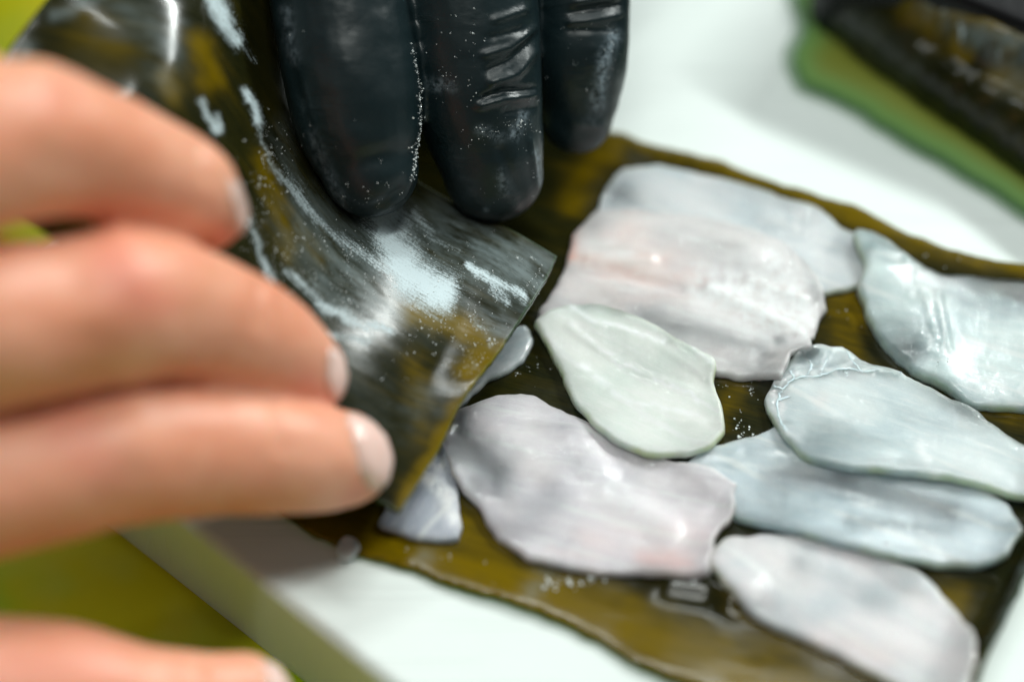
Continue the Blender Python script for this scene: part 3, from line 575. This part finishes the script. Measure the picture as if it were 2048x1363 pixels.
# ------------------------------------------------------------------ hands
def tube(cp, closed_tip=True, flat=0.92, seg=28, per=8):
    # cp: (px, py, d, radius_px); returns a closed tapering tube with a rounded tip
    pts = [np.r_[P(x, y, d), r * K * (D - d) / D] for x, y, d, r in cp]
    C = catmull(pts, per); V = []; F = []
    cen = C[:, :3]; rad = C[:, 3]
    tan = np.gradient(cen, axis=0); tan /= np.linalg.norm(tan, axis=1)[:, None]
    # round the tip
    e = cen[-1]; te = tan[-1]; re = rad[-1]
    add = [(e + te * re * math.sin(a), re * math.cos(a)) for a in np.linspace(0.12, 1.5, 9)]
    s0 = cen[0]; ts = tan[0]; rs = rad[0]
    pre = [(s0 - ts * rs * math.sin(a), rs * math.cos(a)) for a in np.linspace(1.5, 0.12, 7)]
    cen = np.vstack([[p for p, _ in pre], cen, [p for p, _ in add]]); rad = np.r_[[r for _, r in pre], rad, [r for _, r in add]]
    tan = np.vstack([np.tile(ts, (len(pre), 1)), tan, np.tile(te, (len(add), 1))])
    for c, r, t in zip(cen, rad, tan):
        side = np.cross(N_, t); side /= np.linalg.norm(side); up = np.cross(t, side)
        for k in range(seg):
            a = 2 * math.pi * k / seg
            V.append(c + side * r * math.cos(a) + up * r * flat * math.sin(a))
    m = len(cen)
    for j in range(m - 1):
        for k in range(seg):
            F.append((j * seg + k, j * seg + (k + 1) % seg, (j + 1) * seg + (k + 1) % seg, (j + 1) * seg + k))
    F.append(tuple(range(seg))[::-1]); F.append(tuple((m - 1) * seg + k for k in range(seg)))
    return V, F
def remesh(parts, voxel, smooth=4):
    V = []; F = []
    for v, f in parts:
        k = len(V); V += list(v); F += [tuple(i + k for i in q) for q in f]
    me = bpy.data.meshes.new('tmp'); me.from_pydata([tuple(p) for p in V], [], F); me.update()
    bm = bmesh.new(); bm.from_mesh(me); bmesh.ops.recalc_face_normals(bm, faces=bm.faces); bm.to_mesh(me); bm.free()
    o = bpy.data.objects.new('tmp', me); COL.objects.link(o)
    r = o.modifiers.new('r', 'REMESH'); r.mode = 'VOXEL'; r.voxel_size = voxel; r.use_smooth_shade = True
    s = o.modifiers.new('s', 'SMOOTH'); s.iterations = smooth; s.factor = 0.5
    dg = bpy.context.evaluated_depsgraph_get(); dg.update(); me2 = o.evaluated_get(dg).to_mesh()
    V = np.empty(len(me2.vertices) * 3); me2.vertices.foreach_get('co', V); V = V.reshape(-1, 3)
    Nn = np.empty(len(V) * 3); me2.vertices.foreach_get('normal', Nn) if False else me2.vertex_normals.foreach_get('vector', Nn); Nn = Nn.reshape(-1, 3)
    F = [tuple(p.vertices) for p in me2.polygons]
    o.evaluated_get(dg).to_mesh_clear(); bpy.data.objects.remove(o); bpy.data.meshes.remove(me)
    return V.copy(), Nn.copy(), F

# bare hand, reaching in from the left
ring = [(-420, 560, 6.4, 175), (-230, 400, 6.6, 170), (-60, 300, 6.3, 172), (80, 285, 5.6, 158), (200, 310, 5.0, 134), (310, 350, 4.4, 114), (380, 388, 4.0, 102), (420, 428, 3.55, 78)]
mid = [(-420, 720, 6.0, 180), (-230, 690, 6.2, 176), (-60, 655, 5.9, 176), (110, 636, 5.3, 160), (260, 610, 4.9, 155), (390, 630, 4.2, 134), (510, 680, 3.5, 117), (580, 722, 3.05, 100), (612, 745, 2.85, 84)]
idxf = [(-420, 960, 5.6, 175), (-230, 975, 5.7, 160), (-60, 970, 5.4, 152), (110, 940, 4.9, 143), (270, 908, 4.5, 142), (430, 903, 3.9, 129), (570, 914, 3.4, 117), (650, 920, 3.05, 106), (688, 920, 2.9, 97)]
thb = [(-420, 1330, 5.2, 230), (-220, 1390, 5.0, 190), (-60, 1408, 4.8, 182), (120, 1410, 4.6, 168), (280, 1428, 4.3, 142), (400, 1424, 4.1, 125), (480, 1412, 3.9, 108)]
pal = [(-1100, 900, 8.0, 330), (-900, 880, 7.8, 360), (-650, 850, 7.0, 400), (-470, 830, 6.2, 350)]
arm = [(-2000, 1000, 9.5, 380), (-1500, 960, 9.0, 330), (-1100, 910, 8.2, 310), (-900, 880, 7.8, 330)]
pnk = [(-480, 480, 6.6, 160), (-330, 300, 7.0, 150), (-200, 170, 6.8, 140), (-110, 170, 6.0, 120), (-60, 200, 5.0, 95)]
parts = [tube(ring), tube(mid), tube(idxf), tube(thb), tube(pal, flat=0.6), tube(arm, flat=0.75), tube(pnk)]
HV, HN, HF = remesh(parts, 0.07, 6)
px_h = to_px(HV)
# creases over the finger joints and a little unevenness
disp = 0.03 * fbm(HV[:, 0] * 1.3, HV[:, 1] * 1.3 + HV[:, 2], 3)
for path, wd, am in [([(395, 290), (410, 360)], 9, -0.04), ([(520, 565), (520, 650)], 9, -0.04), ([(545, 800), (560, 900)], 9, -0.04), ([(700, 830), (712, 900), (735, 965)], 7, -0.035), ([(250, 470), (270, 560)], 40, 0.05), ([(80, 150), (100, 230)], 50, 0.06), ([(270, 790), (270, 870)], 45, 0.05), ([(395, 1295), (400, 1350)], 10, -0.04)]:
    disp += am * np.exp(-(seg_dist(px_h, path) / wd) ** 2) * (HN @ N_ > 0)
HV = HV + HN * disp[:, None]
pk = strokes(px_h, [([(230, 520), (300, 600)], 55, 0.75), ([(150, 860), (200, 930)], 60, 0.5), ([(110, 200)], 50, 0.4), ([(620, 770), (660, 790)], 30, 0.5), ([(740, 960), (700, 1000)], 26, 0.6), ([(480, 480), (440, 470)], 25, 0.5), ([(0, 1350), (200, 1340)], 70, 0.5), ([(380, 520)], 30, 0.3)])
hand = mk('hand', HV, HF, MSKIN, origin=HV[HV[:, 0] > -12].mean(0), attrs=dict(pink=pk))
tag(hand, 'bare hand from the left pressing three fingertips on the lifted kelp, thumb below', 'hand')
def nail(poly, off=0.022):
    poly = np.array(poly, float); c = to_px(HV)
    sel = inside(c, poly) & (HN @ N_ > -0.15)
    fs_ = [f for f in HF if all(sel[i] for i in f)]
    ids = sorted({i for f in fs_ for i in f}); mp = {i: k for k, i in enumerate(ids)}
    if not ids: return
    ids = np.array(ids); de = seg_dist(c[ids], poly, True)
    lift = off * np.clip(de / 6, 0.0, 1)
    V = np.vstack([HV[ids] + HN[ids] * (0.012 + lift)[:, None], HV[ids] - HN[ids] * 0.03]); n = len(ids)
    F = [tuple(mp[i] for i in f) for f in fs_]
    cnt = {}
    for f in F:
        for a, b in zip(f, f[1:] + f[:1]): cnt[(a, b)] = 1
    F2 = list(F)
    for (a, b) in cnt:
        if (b, a) not in cnt: F2.append((b, a, a + n, b + n))
    o = mk('nail', V, F2, MNAIL, parent=hand, origin=hand.location * 100)
nail([(688, 822), (735, 836), (772, 870), (790, 920), (779, 966), (750, 984), (722, 962), (708, 895)])
nail([(655, 686), (684, 705), (700, 760), (692, 812), (664, 806), (650, 745)])
nail([(452, 350), (480, 366), (510, 430), (502, 478), (478, 482), (464, 425)])
nail([(520, 1318), (560, 1325), (592, 1360), (605, 1410), (570, 1430), (535, 1380)])

# gloved hand, reaching in from the far side
g1 = [(700, -430, -1.2, 180), (660, -250, -.5, 150), (668, -90, -.1, 140), (688, 50, 0.0, 140), (706, 170, 0.05, 138), (720, 250, 0.05, 127), (732, 305, 0.0, 112), (740, 338, 0.0, 99)]
g2 = [(900, -430, -1.6, 180), (912, -250, -.9, 152), (922, -90, -.6, 146), (936, 50, -.6, 144), (950, 170, -.65, 134), (968, 255, -.8, 122), (980, 310, -.9, 110), (986, 345, -1.0, 101)]
g3 = [(1100, -400, -2.2, 150), (1130, -250, -1.7, 126), (1148, -90, -1.4, 112), (1158, 30, -1.4, 102), (1160, 120, -1.5, 96), (1156, 190, -1.75, 84), (1152, 235, -1.9, 74)]
g4 = [(1200, -420, -3.0, 120), (1230, -300, -3.0, 100), (1225, -200, -3.2, 92), (1190, -100, -3.6, 80)]
gt = [(560, -800, -1.5, 180), (420, -600, -.2, 160), (360, -430, .6, 140), (370, -300, 1.0, 120)]
gp = [(900, -1150, -4.0, 360), (890, -900, -3.4, 390), (900, -650, -2.4, 400), (910, -480, -1.8, 330)]
ga = [(900, -1900, -7.0, 400), (890, -1500, -5.4, 330), (890, -1150, -4.0, 310)]
GV, GN, GF = remesh([tube(g1), tube(g2, flat=0.9), tube(g3), tube(g4), tube(gt), tube(gp, flat=0.55), tube(ga, flat=0.75)], 0.06, 3)
pg = to_px(GV); face = np.clip(GN @ N_ * 1.5, 0, 1)
disp = 0.025 * fbm(GV[:, 0] * 1.5, GV[:, 2] * 1.5 + GV[:, 1], 3)
for path, wd, am in [([(960, 212), (1000, 200), (1068, 190)], 6, 0.075), ([(965, 195), (1010, 182), (1065, 178)], 6, -0.07), ([(985, 165), (1030, 150), (1070, 105)], 9, 0.08), ([(975, 140), (1020, 120), (1072, 75)], 6, -0.06), ([(970, 110), (1020, 95), (1070, 55)], 7, 0.06), ([(980, 75), (1040, 60)], 6, -0.04), ([(990, 40), (1050, 20)], 7, 0.05),
                     ([(1010, 225), (1070, 215)], 6, -0.05), ([(1140, 45), (1190, 40), (1240, 30)], 6, 0.06), ([(1140, 25), (1240, 8)], 5, -0.06), ([(1150, 5), (1230, -5)], 6, 0.06), ([(1140, 60), (1230, 60)], 6, -0.04), ([(1150, 245), (1200, 250)], 14, 0.05), ([(1060, 280), (1082, 420)], 5, 0.05),
                     ([(1000, 300), (1040, 380), (1050, 420)], 10, -0.03), ([(710, 442), (760, 425), (810, 395), (826, 350)], 5, 0.055), ([(720, 425), (765, 405), (800, 380)], 6, -0.03), ([(640, 330), (600, 200), (575, 120)], 10, -0.03), ([(1190, 100), (1200, 200)], 14, 0.03)]:
    disp += am * np.exp(-(seg_dist(pg, path) / wd) ** 2) * face
GV = GV + GN * disp[:, None]
dust = strokes(pg, [([(1225, 70), (1205, 130), (1195, 210)], 13, 0.8), ([(1075, 300), (1082, 350), (1080, 430)], 5, 0.6), ([(1000, 275), (960, 262)], 10, 0.4), ([(1050, 235), (1025, 270)], 9, 0.7), ([(625, 270), (650, 340), (690, 420)], 12, 0.3), ([(570, 20), (590, 120)], 12, 0.3),
                    ([(1000, 350), (1010, 380)], 9, 0.4), ([(870, 170), (900, 175)], 12, 0.35), ([(975, 420)], 6, 0.5), ([(1180, 245)], 14, 0.25)], 8)
gl = mk('gloved_hand', GV, GF, mat_glove(), origin=GV[GV[:, 1] < 8].mean(0), attrs=dict(dust=dust))
tag(gl, 'hand in a wrinkled black glove dusted with white powder, fingers pressing the kelp', 'gloved hand')
bvh_gl = BVHTree.FromPolygons([tuple(x) for x in GV], GF)

# ------------------------------------------------------------------ crystals of salt and kelp powder clinging to things; white beads stand for glints
def bvh_of(o):
    me = o.data; V = np.empty(len(me.vertices) * 3); me.vertices.foreach_get('co', V); V = V.reshape(-1, 3) / S + np.array(o.location) / S
    return BVHTree.FromPolygons([tuple(x) for x in V], [tuple(p.vertices) for p in me.polygons])
ico = bmesh.new(); bmesh.ops.create_icosphere(ico, subdivisions=1, radius=1.0)
IV = np.array([tuple(v.co) for v in ico.verts]); IF = np.array([[v.index for v in f.verts] for f in ico.faces]); ico.free()
camp = T + N_ * D
def grains(parent, bvh, spots, name='powder_glint_grains', mat=None):
    V = []; F = []
    for px, py, sx, sy, n, r0, r1 in spots:
        lx = None
        for _ in range(n):
            if lx is not None and rng.random() < 0.45: x = lx + rng.normal() * 4; y = ly + rng.normal() * 4
            else: x = px + rng.normal() * sx; y = py + rng.normal() * sy
            lx, ly = x, y
            tgt = P(x, y, 0); dr = Vector(tgt - camp).normalized()
            hit = bvh.ray_cast(Vector(camp), dr)
            if hit[0] is None: continue
            r = r0 + (r1 - r0) * rng.random() ** 3
            q = rng.random((1, 3)) * 0.8 + 0.6
            v = IV * q * r * (0.8 + 0.4 * rng.random((len(IV), 1))) + np.array(hit[0]) + np.array(hit[1]) * r * 0.4
            k = len(V) * len(IV); V.append(v); F.append(IF + k)
    if not V: return
    o = mk(name, np.vstack(V), np.vstack(F).tolist(), mat or MGRAIN, parent=parent, origin=np.array(parent.location) / S, smooth=mat is not None); o['kind'] = 'stuff'
g = []
for i in range(60):                               # the crusted line down the first finger
    t = i / 59; x = np.interp(t, [0, .3, .6, 1], [826, 843, 845, 826]); y = 90 + 270 * t
    g.append((x - 3, y, 1.6, 3, 4 if t > .35 else 2, 0.006, 0.016))
g += [(1040, 250, 14, 9, 42, .003, .013), (1000, 262, 26, 10, 14, .003, .010), (970, 265, 8, 8, 14, .003, .010), (950, 200, 16, 40, 21, .003, .011), (930, 60, 30, 40, 18, .003, .010), (900, 170, 24, 30, 18, .003, .010), (1220, 110, 11, 34, 30, .003, .013), (1200, 170, 18, 30, 24, .003, .010),
      (1150, 90, 25, 60, 24, .003, .010), (640, 270, 22, 30, 10, .003, .009), (700, 400, 60, 14, 30, .003, .009), (780, 380, 26, 22, 24, .003, .010), (700, 200, 90, 120, 10, .003, .010), (1000, 120, 70, 90, 36, .003, .010), (985, 380, 20, 14, 6, .003, .010), (600, 60, 30, 40, 7, .003, .010), (1075, 330, 8, 40, 12, .003, .010)]
grains(gl, bvh_gl, g)
grains(upk, bvh_up, [(940, 720, 22, 26, 110, .004, .012), (985, 682, 5, 4, 8, .01, .03), (900, 620, 60, 50, 180, .004, .012), (640, 530, 60, 60, 200, .004, .012), (540, 330, 25, 50, 150, .004, .012), (700, 620, 60, 40, 160, .004, .011), (800, 560, 90, 60, 200, .004, .011), (1080, 560, 18, 30, 40, .005, .016), (960, 600, 60, 40, 60, .005, .012), (800, 780, 60, 60, 30, .004, .01), (520, 500, 30, 50, 90, .004, .01)])
grains(lowk, bvh_of(lowk), [(1480, 800, 26, 50, 45, .005, .016), (1490, 858, 9, 8, 14, .01, .03), (1040, 735, 40, 25, 30, .005, .016), (1690, 640, 30, 40, 16, .006, .016), (1100, 1160, 10, 12, 16, .01, .035), (1170, 1162, 22, 8, 20, .01, .035), (850, 1120, 40, 20, 12, .008, .02), (1900, 500, 100, 20, 12, .006, .016), (1400, 1165, 22, 8, 12, .008, .03), (1230, 1150, 200, 40, 20, .005, .014)])  # larger grains by the near edge stand for wet glints
grains(fd, bvh_of(fd), [(1886, 660, 8, 45, 50, .005, .014), (1858, 640, 5, 35, 30, .005, .012)], 'wet_glint_beads', MGLINT)
grains(ff, bvh_of(ff), [(1772, 1085, 2, 2, 2, .03, .04)], 'wet_glint_beads', MGLINT)
grains(fe, bvh_of(fe), [(1810, 722, 8, 6, 5, .02, .035)], 'wet_glint_beads', MGLINT)

# torn membrane strands over the left tip of the thick slice
be = bvh_of(fe); SV = []; SF = []
for path in [[(1548, 770), (1566, 776), (1588, 757), (1640, 750), (1688, 737), (1724, 743)], [(1590, 757), (1580, 742)], [(1566, 776), (1556, 800), (1558, 835), (1572, 860)], [(1640, 750), (1654, 715)],
             [(1724, 743), (1706, 722), (1692, 702)], [(1688, 737), (1694, 752)], [(1760, 738), (1724, 743)], [(1610, 752), (1622, 735), (1618, 720)], [(1800, 745), (1812, 730)], [(1556, 800), (1580, 792)]]:
    q = catmull([np.array(p, float) for p in path], 8); pts = []
    for k, (x, y) in enumerate(q):
        x += rng.normal() * 1.0; y += rng.normal() * 1.0
        d_ = Vector(P(x, y, 0) - camp).normalized(); h = be.ray_cast(Vector(camp), d_)
        if h[0] is not None: pts.append(np.array(h[0]) + np.array(h[1]) * 0.004)
    if len(pts) < 3: continue
    pts = np.array(pts); tn = np.gradient(pts, axis=0); tn /= np.linalg.norm(tn, axis=1)[:, None] + 1e-9
    for k in range(len(pts)):
        sd_ = np.cross(tn[k], [0, 0, 1]); sd_ /= np.linalg.norm(sd_) + 1e-9; up_ = np.cross(sd_, tn[k])
        rr = 0.007 * (0.5 + rng.random() * 1.1)
        for a_ in range(6): SV.append(pts[k] + sd_ * rr * 2.4 * math.cos(a_ * math.pi / 3) + up_ * rr * 0.6 * math.sin(a_ * math.pi / 3))
    b0 = len(SV) - 6 * len(pts)
    for k in range(len(pts) - 1):
        for a_ in range(6): SF.append((b0 + k * 6 + a_, b0 + k * 6 + (a_ + 1) % 6, b0 + (k + 1) * 6 + (a_ + 1) % 6, b0 + (k + 1) * 6 + a_))
mm = M('membrane'); mm.set(Base_Color=(0.80, 0.86, 0.87), Roughness=0.3, Subsurface_Weight=0.3, Subsurface_Scale=0.002, Coat_Weight=0.5)
mo = mk('membrane', SV, SF, mm.m, parent=fe, origin=np.array(fe.location) / S); mo['label'] = 'torn white web of membrane strands'
